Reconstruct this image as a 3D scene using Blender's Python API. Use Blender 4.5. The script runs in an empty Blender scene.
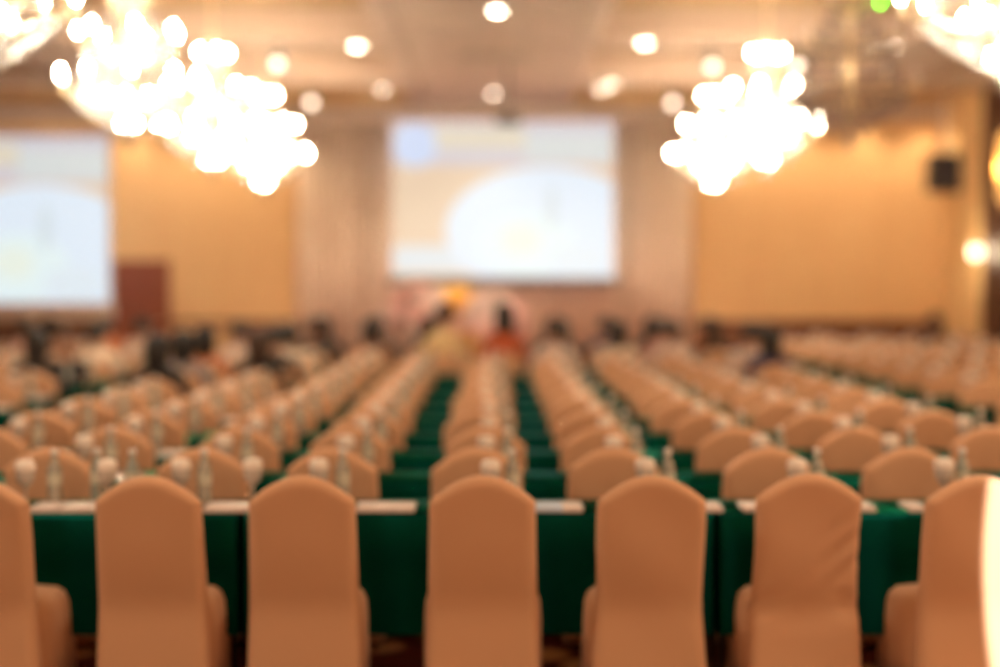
import bpy, bmesh, math, random
from mathutils import Vector, Matrix
random.seed(7)
S = bpy.context.scene
COL = S.collection
PI = math.pi
F = 1677.0          # focal length in pixels of the 1000x667 frame
CAMZ = 1.72
VX, VY = 490.0, 280.0   # vanishing point of the table rows

# ------------------------------------------------------------------ camera
cam_d = bpy.data.cameras.new('camera')
cam = bpy.data.objects.new('camera', cam_d); COL.objects.link(cam)
cam_d.sensor_width = 36.0
cam_d.lens = F * 36.0 / 1000.0
cam.location = (0, 0, CAMZ)
cam.rotation_euler = (PI/2 - math.atan((333.5-VY)/F), 0, -math.atan((500-VX)/F))
cam_d.clip_end = 200
cam_d.dof.use_dof = True
cam_d.dof.focus_distance = 5.0
cam_d.dof.aperture_fstop = 0.72
S.camera = cam

# ------------------------------------------------------------------ world, exposure
w = bpy.data.worlds.new('world'); S.world = w; w.use_nodes = True
w.node_tree.nodes['Background'].inputs[0].default_value = (1.0, 0.75, 0.5, 1)
w.node_tree.nodes['Background'].inputs[1].default_value = 0.0
S.view_settings.view_transform = 'Standard'
S.view_settings.look = 'None'
S.view_settings.gamma = 1.0
S.view_settings.use_curve_mapping = False
S.view_settings.exposure = 0.45
S.cycles.max_bounces = 8
S.cycles.diffuse_bounces = 5
S.cycles.transmission_bounces = 6
S.cycles.sample_clamp_indirect = 4.0
S.cycles.caustics_reflective = False
S.cycles.caustics_refractive = False

WARM = (1.0, 0.83, 0.62)
def lamp(name, kind, loc, energy, color=WARM, size=0.15, rot=None, spot=None, blend=0.5):
    d = bpy.data.lights.new(name, kind); d.energy = energy; d.color = color
    if kind in ('POINT', 'SPOT'): d.shadow_soft_size = size
    if kind == 'SPOT': d.spot_size = spot; d.spot_blend = blend
    if kind == 'AREA': d.size = size
    o = bpy.data.objects.new(name, d); COL.objects.link(o); o.location = loc
    if rot: o.rotation_euler = rot
    return o
def aim(o, target):
    o.rotation_euler = (Vector(target) - Vector(o.location)).to_track_quat('-Z', 'Y').to_euler()

CH_Y = (23.1, 18.8, 14.5, 10.2)      # chandeliers hang every 4.3 m down both sides of the hall
CH_X = 3.1
CHP = 200.0
# the same two lines of chandeliers go on over and behind the photographer
for yy in (5.9, 1.6, -2.7):
    for sx in (-1, 1):
        lamp('chandelier_lamp', 'POINT', (sx*CH_X, yy, 3.5), 90.0, size=0.35)

# hard-edged spot added behind the photographer to light a strip of the end chair
beam = lamp('projector_beam', 'SPOT', (-1.2, -2.0, 1.5), 8500, (1.0, 0.98, 0.96), 0.02, spot=math.radians(34), blend=0.02)
_e = Vector((1.955, 6.60, 0.62)) - Vector(beam.location)
_e.rotate(Matrix.Rotation(-math.radians(17.0), 3, 'Z'))
aim(beam, Vector(beam.location) + _e)

def at(px, py, Y):
    return Vector(((px-VX)*Y/F, Y, CAMZ-(py-VY)*Y/F))

# ------------------------------------------------------------------ materials
def mat(name, col, rough=0.6, metal=0.0, spec=0.5, emis=None, es=0.0, trans=0.0, ior=1.45, noise=None, bump=None, sheen=0.0, nosample=False):
    m = bpy.data.materials.new(name); m.use_nodes = True
    nt = m.node_tree; b = nt.nodes['Principled BSDF']
    b.inputs['Base Color'].default_value = (*col, 1)
    b.inputs['Roughness'].default_value = rough
    b.inputs['Metallic'].default_value = metal
    b.inputs['Specular IOR Level'].default_value = spec
    b.inputs['Transmission Weight'].default_value = trans
    b.inputs['IOR'].default_value = ior
    if sheen: b.inputs['Sheen Weight'].default_value = sheen
    if emis:
        b.inputs['Emission Color'].default_value = (*emis, 1); b.inputs['Emission Strength'].default_value = es
        if nosample: m.cycles.emission_sampling = 'NONE'
    if noise:
        sc, col2 = noise
        tc = nt.nodes.new('ShaderNodeTexCoord'); n = nt.nodes.new('ShaderNodeTexNoise'); n.inputs['Scale'].default_value = sc; n.inputs['Detail'].default_value = 4
        mx = nt.nodes.new('ShaderNodeMix'); mx.data_type = 'RGBA'
        mx.inputs[6].default_value = (*col, 1); mx.inputs[7].default_value = (*col2, 1)
        nt.links.new(tc.outputs['Object'], n.inputs['Vector']); nt.links.new(n.outputs['Fac'], mx.inputs[0]); nt.links.new(mx.outputs[2], b.inputs['Base Color'])
    if bump:
        sc, st = bump
        tc = nt.nodes.new('ShaderNodeTexCoord'); n = nt.nodes.new('ShaderNodeTexNoise'); n.inputs['Scale'].default_value = sc; n.inputs['Detail'].default_value = 3
        bp = nt.nodes.new('ShaderNodeBump'); bp.inputs['Strength'].default_value = st; bp.inputs['Distance'].default_value = 0.02
        nt.links.new(tc.outputs['Object'], n.inputs['Vector']); nt.links.new(n.outputs['Fac'], bp.inputs['Height']); nt.links.new(bp.outputs['Normal'], b.inputs['Normal'])
    return m

M = {}
M['cover'] = mat('chair_cover_fabric', (0.78, 0.445, 0.255), 0.75, spec=0.25, noise=(3.0, (0.72, 0.40, 0.225)), bump=(7, 0.15), sheen=0.2)
M['legmetal'] = mat('chair_leg_metal', (0.35, 0.25, 0.14), 0.35, 0.9)
M['green'] = mat('green_satin', (0.002, 0.078, 0.062), 0.42, metal=0.97, spec=0.2, noise=(5, (0.002, 0.067, 0.053)), bump=(9, 0.05))
M['tablewood'] = mat('table_board', (0.25, 0.16, 0.09), 0.6)
M['steel'] = mat('table_steel', (0.08, 0.08, 0.08), 0.4, 0.8)
M['paper'] = mat('white_paper', (0.85, 0.74, 0.68), 0.8, noise=(20, (0.8, 0.68, 0.62)))
M['bluepaper'] = mat('pale_blue_paper', (0.62, 0.74, 0.9), 0.7)
M['pen'] = mat('pen_plastic', (0.05, 0.08, 0.3), 0.3)
M['glass'] = mat('clear_glass', (1.0, 0.88, 0.76), 0.10, trans=0.4, ior=1.45)  # milky peach tint paints lamp highlights into the goblets
M['water'] = mat('bottle_plastic', (0.84, 0.86, 0.76), 0.1, trans=0.65, ior=1.25)
M['cap'] = mat('bottle_cap_white', (0.85, 0.80, 0.75), 0.4)
M['bottlelabel'] = mat('bottle_label', (0.62, 0.60, 0.48), 0.5)
M['lid'] = mat('glass_paper_lid', (0.95, 0.84, 0.74), 0.7)  # pale peach cap added on each goblet in place of chandelier highlights
M['brass'] = mat('polished_brass', (0.95, 0.76, 0.48), 0.3, 1.0)
M['crystal'] = mat('crystal', (0.95, 0.92, 0.88), 0.12, trans=0.8, ior=1.5)
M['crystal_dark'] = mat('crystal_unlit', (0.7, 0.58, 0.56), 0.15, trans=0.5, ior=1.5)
M['bulb'] = mat('lit_bulb', (1, 0.9, 0.7), 0.4, emis=(1.0, 0.86, 0.62), es=160.0, nosample=True)
M['bulb_off'] = mat('unlit_bulb', (0.75, 0.68, 0.66), 0.3)
M['bulb_green'] = mat('green_lamp', (0.1, 0.7, 0.1), 0.4, emis=(0.06, 1.0, 0.02), es=14.0, nosample=True)  # glowing bulb shape stands in for a green glint in the crystals
M['candle'] = mat('candle_sleeve', (0.9, 0.8, 0.62), 0.5)
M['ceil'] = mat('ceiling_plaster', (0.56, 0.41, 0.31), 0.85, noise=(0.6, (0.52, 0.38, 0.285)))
M['coffer'] = mat('coffer_gold_paper', (0.46, 0.30, 0.14), 0.7, noise=(0.8, (0.42, 0.27, 0.125)))  # gold tint puts the yellow cove light into the coffer colour
M['wallgold'] = mat('gold_wall_fabric', (0.76, 0.47, 0.22), 0.75, noise=(1.2, (0.71, 0.43, 0.20)), bump=(40, 0.05))
M['wallgold2'] = mat('pale_gold_plaster', (0.82, 0.55, 0.26), 0.8)
M['curtain'] = mat('beige_curtain', (0.86, 0.69, 0.54), 0.85, noise=(2.0, (0.82, 0.66, 0.51)))
M['wood'] = mat('dark_red_wood', (0.26, 0.065, 0.022), 0.45, noise=(6, (0.21, 0.05, 0.018)))
M['cladding'] = mat('dark_brown_cladding', (0.07, 0.022, 0.010), 0.5, noise=(4, (0.05, 0.016, 0.008)))
M['dado'] = mat('brown_wood_dado', (0.20, 0.075, 0.03), 0.5, noise=(5, (0.15, 0.055, 0.022)))
M['black'] = mat('black_plastic', (0.02, 0.018, 0.02), 0.5)
M['grille'] = mat('black_grille', (0.035, 0.03, 0.035), 0.7)
M['darkgrey'] = mat('grey_metal', (0.16, 0.14, 0.12), 0.5, 0.4)
M['vent'] = mat('vent_metal', (0.38, 0.28, 0.2), 0.6)
M['downlight'] = mat('downlight_lens', (1, 0.95, 0.85), 0.4, emis=(1.0, 0.86, 0.68), es=42.0, nosample=True)
M['downlight_dim'] = mat('dim_downlight_lens', (1, 0.9, 0.78), 0.4, emis=(1.0, 0.82, 0.64), es=26.0, nosample=True)
M['spotlens'] = mat('spotlight_lens', (1, 0.9, 0.78), 0.4, emis=(1.0, 0.82, 0.64), es=2.6, nosample=True)
M['whitering'] = mat('white_ring', (0.8, 0.7, 0.58), 0.5)
M['globe'] = mat('sconce_globe', (1, 0.9, 0.75), 0.4, emis=(1.0, 0.78, 0.52), es=2.6, nosample=True)
M['amber'] = mat('amber_glass', (0.9, 0.5, 0.15), 0.4, emis=(1.0, 0.52, 0.16), es=0.8, nosample=True)
M['skin'] = mat('skin', (0.55, 0.30, 0.19), 0.55, noise=(8, (0.5, 0.27, 0.17)))
M['hair'] = mat('black_hair', (0.012, 0.009, 0.008), 0.55, bump=(60, 0.4))
M['hairbrown'] = mat('brown_hair', (0.045, 0.02, 0.011), 0.55, bump=(60, 0.4))
M['eye'] = mat('eye_dark', (0.02, 0.012, 0.01), 0.2)
M['lips'] = mat('lips', (0.42, 0.16, 0.12), 0.5)
M['trousers'] = mat('dark_trousers', (0.03, 0.03, 0.04), 0.8)
M['stagecarpet'] = mat('stage_carpet', (0.22, 0.06, 0.04), 0.95)
M['leafgreen'] = mat('leaf_green', (0.06, 0.16, 0.04), 0.6)
M['vase'] = mat('white_vase', (0.8, 0.72, 0.66), 0.3)
M['flowerwhite'] = mat('white_petal', (0.86, 0.68, 0.6), 0.7)
M['flowerpink'] = mat('pink_petal', (0.8, 0.42, 0.36), 0.7)
M['flowergold'] = mat('golden_petal', (0.8, 0.42, 0.08), 0.7)
M['cream'] = mat('cream_paint', (0.85, 0.62, 0.46), 0.5)
M['gold'] = mat('gold_emblem', (0.85, 0.45, 0.1), 0.35, 0.6)
M['screenframe'] = mat('screen_border', (0.05, 0.05, 0.055), 0.6)
M['screencase'] = mat('screen_case', (0.72, 0.55, 0.45), 0.5)
SHIRTS = {k: mat('shirt_'+k, c, 0.85, noise=(6, tuple(0.85*x for x in c))) for k, c in dict(
    white=(0.74, 0.62, 0.56), yellow=(0.88, 0.66, 0.34), red=(0.58, 0.13, 0.05), black=(0.018, 0.016, 0.018), navy=(0.03, 0.03, 0.09),
    grey=(0.33, 0.29, 0.30), pink=(0.66, 0.36, 0.30), brown=(0.24, 0.11, 0.06), cream=(0.84, 0.70, 0.55), orange=(0.5, 0.16, 0.06)).items()}

gb = M['green'].node_tree.nodes['Principled BSDF']
gb.inputs['Specular Tint'].default_value = (0.02, 0.42, 0.33, 1); gb.inputs['Roughness'].default_value = 0.36
def carpet_mat():
    m = bpy.data.materials.new('patterned_carpet'); m.use_nodes = True; nt = m.node_tree; b = nt.nodes['Principled BSDF']
    b.inputs['Roughness'].default_value = 0.95; b.inputs['Specular IOR Level'].default_value = 0.1
    tc = nt.nodes.new('ShaderNodeTexCoord'); v = nt.nodes.new('ShaderNodeTexVoronoi'); v.inputs['Scale'].default_value = 2.2
    n = nt.nodes.new('ShaderNodeTexNoise'); n.inputs['Scale'].default_value = 9
    r = nt.nodes.new('ShaderNodeValToRGB')
    r.color_ramp.elements[0].color = (0.68, 0.38, 0.18, 1); r.color_ramp.elements[1].color = (0.14, 0.028, 0.02, 1)
    r.color_ramp.elements[0].position = 0.30; r.color_ramp.elements[1].position = 0.42
    mx = nt.nodes.new('ShaderNodeMix'); mx.data_type = 'RGBA'; mx.blend_type = 'MULTIPLY'; mx.inputs[0].default_value = 0.5
    nt.links.new(tc.outputs['Object'], v.inputs['Vector']); nt.links.new(tc.outputs['Object'], n.inputs['Vector'])
    nt.links.new(v.outputs['Distance'], r.inputs['Fac']); nt.links.new(r.outputs['Color'], mx.inputs[6]); nt.links.new(n.outputs['Color'], mx.inputs[7])
    nt.links.new(mx.outputs[2], b.inputs['Base Color'])
    return m
M['carpet'] = carpet_mat()

def slide_mat():
    """projected slide in the screen's own coordinates: generated x 0..1 across, z 0..1 up"""
    m = bpy.data.materials.new('projected_slide'); m.use_nodes = True; nt = m.node_tree
    N, L = nt.nodes, nt.links
    b = N['Principled BSDF']
    tc = N.new('ShaderNodeTexCoord'); sp = N.new('ShaderNodeSeparateXYZ'); L.new(tc.outputs['Generated'], sp.inputs[0])
    u, v = sp.outputs[0], sp.outputs[2]
    def math_(op, a, c=None):
        n = N.new('ShaderNodeMath'); n.operation = op
        for i, x in enumerate((a, c)):
            if x is None: continue
            if isinstance(x, (int, float)): n.inputs[i].default_value = x
            else: L.new(x, n.inputs[i])
        return n.outputs[0]
    def box(u0, u1, v0, v1):
        a = math_('MULTIPLY', math_('GREATER_THAN', u, u0), math_('LESS_THAN', u, u1))
        c = math_('MULTIPLY', math_('GREATER_THAN', v, v0), math_('LESS_THAN', v, v1))
        return math_('MULTIPLY', a, c)
    def ell(cu, cv, ru, rv, p=2.0):
        a = math_('POWER', math_('ABSOLUTE', math_('DIVIDE', math_('SUBTRACT', u, cu), ru)), p)
        c = math_('POWER', math_('ABSOLUTE', math_('DIVIDE', math_('SUBTRACT', v, cv), rv)), p)
        return math_('LESS_THAN', math_('ADD', a, c), 1.0)
    state = [None]
    def over(mask, col):
        mx = N.new('ShaderNodeMix'); mx.data_type = 'RGBA'
        L.new(mask, mx.inputs[0])
        if isinstance(state[0], tuple): mx.inputs[6].default_value = (*state[0], 1)
        else: L.new(state[0], mx.inputs[6])
        mx.inputs[7].default_value = (*col, 1)
        state[0] = mx.outputs[2]
    state[0] = (0.84, 0.64, 0.45)                       # peach slide ground
    over(box(-1, 2, 0.72, 2), (0.68, 0.66, 0.74))       # pale lavender header
    over(box(0.6, 2, 0.74, 0.92), (0.72, 0.78, 0.78))
    over(box(0.19, 0.60, 0.82, 0.96), (0.80, 0.73, 0.58))   # cream title bar
    over(ell(0.10, 0.845, 0.10, 0.14), (0.62, 0.76, 1.02))  # round badge
    over(box(-1, 2, 0.03, 0.20), (0.74, 0.83, 0.88))        # pale blue footer
    over(ell(0.70, 0.30, 0.46, 0.41, 2.0), (0.80, 0.93, 1.06))    # big rounded picture
    over(ell(0.60, 0.22, 0.22, 0.20), (0.84, 1.0, 1.02))
    over(ell(0.58, 0.24, 0.09, 0.10), (0.88, 0.98, 0.88))
    over(ell(0.72, 0.45, 0.03, 0.14), (0.70, 0.82, 0.88))
    over(ell(0.84, 0.12, 0.13, 0.10), (0.80, 0.92, 1.0))
    b.inputs['Base Color'].default_value = (0.12, 0.12, 0.12, 1); b.inputs['Roughness'].default_value = 0.8
    L.new(state[0], b.inputs['Emission Color']); b.inputs['Emission Strength'].default_value = 0.62
    return m
M['slide'] = slide_mat()

# ------------------------------------------------------------------ mesh helpers
class MB:
    """collects verts and faces; one build() is one mesh"""
    def __init__(s): s.v = []; s.f = []; s.smooth = True
    def box(s, x0, x1, y0, y1, z0, z1):
        i = len(s.v)
        s.v += [(x, y, z) for z in (z0, z1) for (x, y) in ((x0, y0), (x1, y0), (x1, y1), (x0, y1))]
        s.f += [tuple(i+k for k in q) for q in ((3,2,1,0), (4,5,6,7), (0,1,5,4), (1,2,6,5), (2,3,7,6), (3,0,4,7))]
        return s
    def lathe(s, prof, n=12, c=(0,0,0), cap=True):
        i = len(s.v); m = len(prof)
        for r, z in prof:
            for k in range(n):
                a = 2*PI*k/n; s.v.append((c[0]+r*math.cos(a), c[1]+r*math.sin(a), c[2]+z))
        for j in range(m-1):
            for k in range(n):
                k2 = (k+1) % n
                s.f.append((i+j*n+k, i+j*n+k2, i+(j+1)*n+k2, i+(j+1)*n+k))
        if cap:
            s.f.append(tuple(i+k for k in range(n-1, -1, -1))); s.f.append(tuple(i+(m-1)*n+k for k in range(n)))
        return s
    def tube(s, pts, rad, n=6):
        pts = [Vector(p) for p in pts]; i = len(s.v); m = len(pts)
        rads = rad if isinstance(rad, (list, tuple)) else [rad]*m
        ref = Vector((0, 0, 1))
        for j, p in enumerate(pts):
            d = (pts[min(j+1, m-1)] - pts[max(j-1, 0)]).normalized()
            r0 = ref if abs(d.dot(ref)) < 0.95 else Vector((1, 0, 0))
            a = d.cross(r0).normalized(); b = d.cross(a).normalized()
            for k in range(n):
                t = 2*PI*k/n; q = p + (a*math.cos(t) + b*math.sin(t))*rads[j]; s.v.append(tuple(q))
        for j in range(m-1):
            for k in range(n):
                k2 = (k+1) % n
                s.f.append((i+j*n+k, i+j*n+k2, i+(j+1)*n+k2, i+(j+1)*n+k))
        s.f.append(tuple(i+k for k in range(n-1, -1, -1))); s.f.append(tuple(i+(m-1)*n+k for k in range(n)))
        return s
    def torus(s, R, r, z, n=24, k=6):
        i = len(s.v)
        for a in range(n):
            t = 2*PI*a/n
            for b in range(k):
                p = 2*PI*b/k; rr = R + r*math.cos(p)
                s.v.append((rr*math.cos(t), rr*math.sin(t), z + r*math.sin(p)))
        for a in range(n):
            for b in range(k):
                s.f.append((i+a*k+b, i+((a+1)%n)*k+b, i+((a+1)%n)*k+(b+1)%k, i+a*k+(b+1)%k))
        return s
    def octa(s, c, r, h):
        i = len(s.v); x, y, z = c
        s.v += [(x+r, y, z), (x, y+r, z), (x-r, y, z), (x, y-r, z), (x, y, z+h), (x, y, z-h)]
        for a in range(4):
            b = (a+1) % 4; s.f += [(i+a, i+b, i+4), (i+b, i+a, i+5)]
        return s
    def loft(s, rings, cap=(True, True)):
        i = len(s.v); n = len(rings[0]); m = len(rings)
        for r in rings: s.v += [tuple(p) for p in r]
        for j in range(m-1):
            for k in range(n):
                k2 = (k+1) % n
                s.f.append((i+j*n+k, i+j*n+k2, i+(j+1)*n+k2, i+(j+1)*n+k))
        if cap[0]: s.f.append(tuple(i+k for k in range(n-1, -1, -1)))
        if cap[1]: s.f.append(tuple(i+(m-1)*n+k for k in range(n)))
        return s
    def mesh(s, name, m, smooth=True):
        me = bpy.data.meshes.new(name); me.from_pydata(s.v, [], s.f); me.update()
        bm = bmesh.new(); bm.from_mesh(me); bmesh.ops.recalc_face_normals(bm, faces=bm.faces); bm.to_mesh(me); bm.free()
        if m: me.materials.append(m)
        if smooth:
            me.polygons.foreach_set('use_smooth', [True]*len(me.polygons))
        return me

def link(name, me, parent=None, loc=(0,0,0), rotz=0.0):
    o = bpy.data.objects.new(name, me); COL.objects.link(o)
    o.location = loc; o.rotation_euler = (0, 0, rotz)
    if parent: o.parent = parent
    return o
def thing(name, label, cat, loc=(0,0,0), rotz=0.0, group=None, me=None):
    o = link(name, me, None, loc, rotz)
    o['label'] = label; o['category'] = cat
    if group: o['group'] = group
    return o
def struct(name, me, loc=(0,0,0), parent=None):
    o = link(name, me, parent, loc)
    if not parent: o['kind'] = 'structure'
    return o
def boxmesh(name, b, m): return MB().box(*b).mesh(name, m, False)
def bevel_mod(me, w=0.01, seg=2):
    bm = bmesh.new(); bm.from_mesh(me)
    bmesh.ops.bevel(bm, geom=list(bm.edges), offset=w, segments=seg, affect='EDGES', profile=0.5)
    bm.to_mesh(me); bm.free(); return me

# ------------------------------------------------------------------ the room
XL, XR, Y0, Y1 = -11.0, 7.68, -5.0, 28.0
HC, HT = 4.62, 5.0      # beam soffits and coffer tops
struct('floor', boxmesh('floor', (XL, XR, Y0, Y1, -0.1, 0.0), M['carpet']))
struct('wall_back', boxmesh('wall_back', (XL, XR, Y1, Y1+0.15, 0, HT), M['wallgold']))
struct('wall_left', boxmesh('wall_left', (XL-0.15, XL, Y0, Y1, 0, HT), M['wallgold']))
struct('wall_right', boxmesh('wall_right', (XR, XR+0.15, Y0, Y1, 0, HT), M['wallgold2']))
struct('wall_rear', boxmesh('wall_rear', (XL, XR, Y0-0.15, Y0, 0, HT), M['wallgold2']))
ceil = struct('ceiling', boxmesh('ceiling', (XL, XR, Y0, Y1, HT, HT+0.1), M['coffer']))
# flat runway down the middle, side runways and cross beams, all children of the ceiling
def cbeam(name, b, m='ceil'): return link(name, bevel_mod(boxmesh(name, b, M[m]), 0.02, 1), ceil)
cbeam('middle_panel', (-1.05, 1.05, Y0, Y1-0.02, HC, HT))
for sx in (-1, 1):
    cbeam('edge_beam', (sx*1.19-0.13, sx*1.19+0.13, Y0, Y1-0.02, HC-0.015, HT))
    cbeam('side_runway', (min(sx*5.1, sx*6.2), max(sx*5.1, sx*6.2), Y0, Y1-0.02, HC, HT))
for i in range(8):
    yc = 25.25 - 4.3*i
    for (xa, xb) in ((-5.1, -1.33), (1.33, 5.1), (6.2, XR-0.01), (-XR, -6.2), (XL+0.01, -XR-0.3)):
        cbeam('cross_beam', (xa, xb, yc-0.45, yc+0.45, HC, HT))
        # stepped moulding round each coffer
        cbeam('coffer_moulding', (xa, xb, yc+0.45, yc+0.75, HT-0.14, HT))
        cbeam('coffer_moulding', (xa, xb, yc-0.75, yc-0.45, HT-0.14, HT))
# joints of the middle panel
for i in range(9):
    cbeam('panel_joint', (-1.04, 1.04, 27.2-2.15*i-0.03, 27.2-2.15*i+0.03, HC-0.02, HC+0.02))
wb = bpy.data.objects['wall_back']
# fabric wall panels with recessed joints, wood dado below
for xa, xb in ((-11.0, -3.25), (3.4, 7.68)):
    n = round((xb-xa)/1.08); wd = (xb-xa)/n
    pm = bevel_mod(boxmesh('panel', (0.012, wd-0.012, Y1-0.035, Y1, 1.06, HC-0.25), M['wallgold']), 0.008, 1)
    dm = bevel_mod(boxmesh('dado_panel', (0.015, wd-0.015, Y1-0.05, Y1, 0.12, 0.98), M['dado']), 0.01, 1)
    for k in range(n):
        if not (-5.95 < xa+(k+0.5)*wd < -4.8): link('dado_panel', dm, wb, (xa+k*wd, 0, 0))
        link('panel', pm, wb, (xa+k*wd, 0, 0))
    link('dado_rail', boxmesh('dado_rail', (xa, xb, Y1-0.07, Y1, 0.98, 1.05), M['dado']), wb)
    link('cornice', bevel_mod(boxmesh('cornice', (xa, xb, Y1-0.22, Y1, HC-0.26, HC), M['ceil']), 0.03, 2), wb)
struct('baseboard_back', boxmesh('baseboard_back', (XL, XR, Y1-0.06, Y1, 0, 0.12), M['dado']))
# corner pilaster and dark wood cladding on the side wall by the loudspeaker
wr = bpy.data.objects['wall_right']
link('pilaster', bevel_mod(boxmesh('pilaster', (XR-0.10, XR, 25.75, 27.9, 0, HC), M['wallgold2']), 0.02, 1), wr)
cl = boxmesh('cladding_panel', (XR-0.14, XR, 0.02, 1.08, 0, HC), M['cladding'])
for k in range(6): link('cladding_panel', cl, wr, (0, 24.62-1.1*k, 0))
# door in the end wall
d1 = struct('door_1', boxmesh('door_1', (-6.40, -5.32, Y1-0.08, Y1-0.04, 0.0, 2.05), M['wood']))
d1 = bpy.data.objects['door_1']
for (a, b, c, d) in ((-6.25, -5.92, 0.25, 0.95), (-5.81, -5.48, 0.25, 0.95), (-6.25, -5.92, 1.1, 1.9), (-5.81, -5.48, 1.1, 1.9)):
    link('door_panel', bevel_mod(boxmesh('door_panel', (a, b, Y1-0.10, Y1-0.08, c, d), M['wood']), 0.008, 1), d1)
link('door_handle', MB().tube([(-5.46, Y1-0.08, 1.0), (-5.46, Y1-0.14, 1.0), (-5.58, Y1-0.14, 1.0)], 0.011).mesh('door_handle', M['brass']), d1)
# low stage under the screen
struct('floor_stage', bevel_mod(boxmesh('floor_stage', (-3.9, 3.9, 24.9, Y1-0.4, 0.0, 0.45), M['stagecarpet']), 0.02, 1))

# curtains behind the stage
def curtain_mesh(wd, h, seed):
    rnd = random.Random(seed); mb = MB(); n = 56; rings = []
    ph = rnd.random()*6
    for z in (0.0, h*0.5, h):
        row = []
        for k in range(n+1):
            x = wd*k/n; y = 0.045*math.sin(2*PI*k/n*8+ph) + 0.012*math.sin(k*1.7+seed)
            row.append((x, y, z))
        rings.append(row)
    i0 = len(mb.v)
    for r in rings: mb.v += r
    for r in rings: mb.v += [(p[0], p[1]+0.012, p[2]) for p in r]
    W = n+1; off = 3*W
    for j in range(2):
        for k in range(n):
            mb.f.append((j*W+k, j*W+k+1, (j+1)*W+k+1, (j+1)*W+k))
            mb.f.append((off+j*W+k+1, off+j*W+k, off+(j+1)*W+k, off+(j+1)*W+k+1))
    for j in range(2):
        mb.f.append((j*W, (j+1)*W, off+(j+1)*W, off+j*W)); mb.f.append((j*W+n, off+j*W+n, off+(j+1)*W+n, (j+1)*W+n))
    for k in range(n):
        mb.f.append((k, off+k, off+k+1, k+1)); mb.f.append((2*W+k, 2*W+k+1, off+2*W+k+1, off+2*W+k))
    return mb.mesh('curtain', M['curtain'])
order = ['first', 'second', 'third', 'fourth', 'fifth', 'sixth', 'seventh', 'eighth', 'ninth', 'tenth', 'eleventh', 'twelfth', 'thirteenth', 'fourteenth', 'fifteenth', 'sixteenth', 'seventeenth']
cw = (3.36+3.20)/6
for k in range(6):
    thing('curtain', 'pleated beige stage curtain, %s drop counted from the wooden door side' % order[k], 'curtain', (-3.20+k*cw+0.01, Y1-0.14, 0.46), 0, 'stage backdrop curtains', curtain_mesh(cw-0.02, HC-0.80, k))
thing('curtain_pelmet', 'plain brownish pelmet board running above the stage curtains', 'pelmet', (0, 0, 0), 0, None,
      bevel_mod(boxmesh('curtain_pelmet', (-3.24, 3.39, Y1-0.26, Y1-0.01, HC-0.34, HC-0.01), M['ceil']), 0.02, 1))

# ------------------------------------------------------------------ projection screens
def screen(x0, x1, z0, z1, Y, label, legs=False):
    t = thing('projection_screen', label, 'screen', ((x0+x1)/2, Y, z0))
    wd, h = x1-x0, z1-z0
    link('slide', boxmesh('slide', (-wd/2+0.03, wd/2-0.03, -0.012, 0.0, 0.03, h), M['slide']), t)
    bd = boxmesh('border', (-0.025, 0.025, -0.014, 0.004, 0, h), M['screencase'])
    for s in (-1, 1): link('border', bd, t, (s*(wd/2-0.005), 0, 0))
    if not legs:
        wire = MB().tube([(0, 0, h+0.05), (0, 0, HC-z0)], 0.008, 6).mesh('hanging_rod', M['darkgrey'])
        for s in (-1, 1): link('hanging_rod', wire, t, (s*wd*0.4, 0, 0))
    link('bottom_bar', bevel_mod(boxmesh('bottom_bar', (-wd/2-0.04, wd/2+0.04, -0.03, 0.03, -0.20 if legs else -0.09, 0.03), M['screencase'] if legs else M['darkgrey']), 0.01, 1), t)
    link('roller_case', bevel_mod(boxmesh('roller_case', (-wd/2-0.08, wd/2+0.08, -0.05, 0.05, h, h+0.06), M['screencase']), 0.02, 1), t)
    if legs:
        for sx in (-1, 1):
            link('leg', boxmesh('leg', (sx*(wd/2-0.1)-0.025, sx*(wd/2-0.1)+0.025, 0.01, 0.06, -z0, 0), M['darkgrey']), t)
            link('foot', boxmesh('foot', (sx*(wd/2-0.1)-0.03, sx*(wd/2-0.1)+0.03, -0.45, 0.5, -z0, -z0+0.04), M['darkgrey']), t)
    return t
Y = 27.3
a, b = at(391, 279, Y), at(615, 122, Y)
screen(a.x, b.x, a.z, b.z, Y, 'large projection screen showing a pale slide before the stage curtains')
Y = 26.0
b = at(112, 305, Y); c = at(112, 137, Y)
screen(b.x-3.55, b.x, b.z, c.z, Y, 'projection screen on legs beside the dark wooden door', True)

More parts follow.
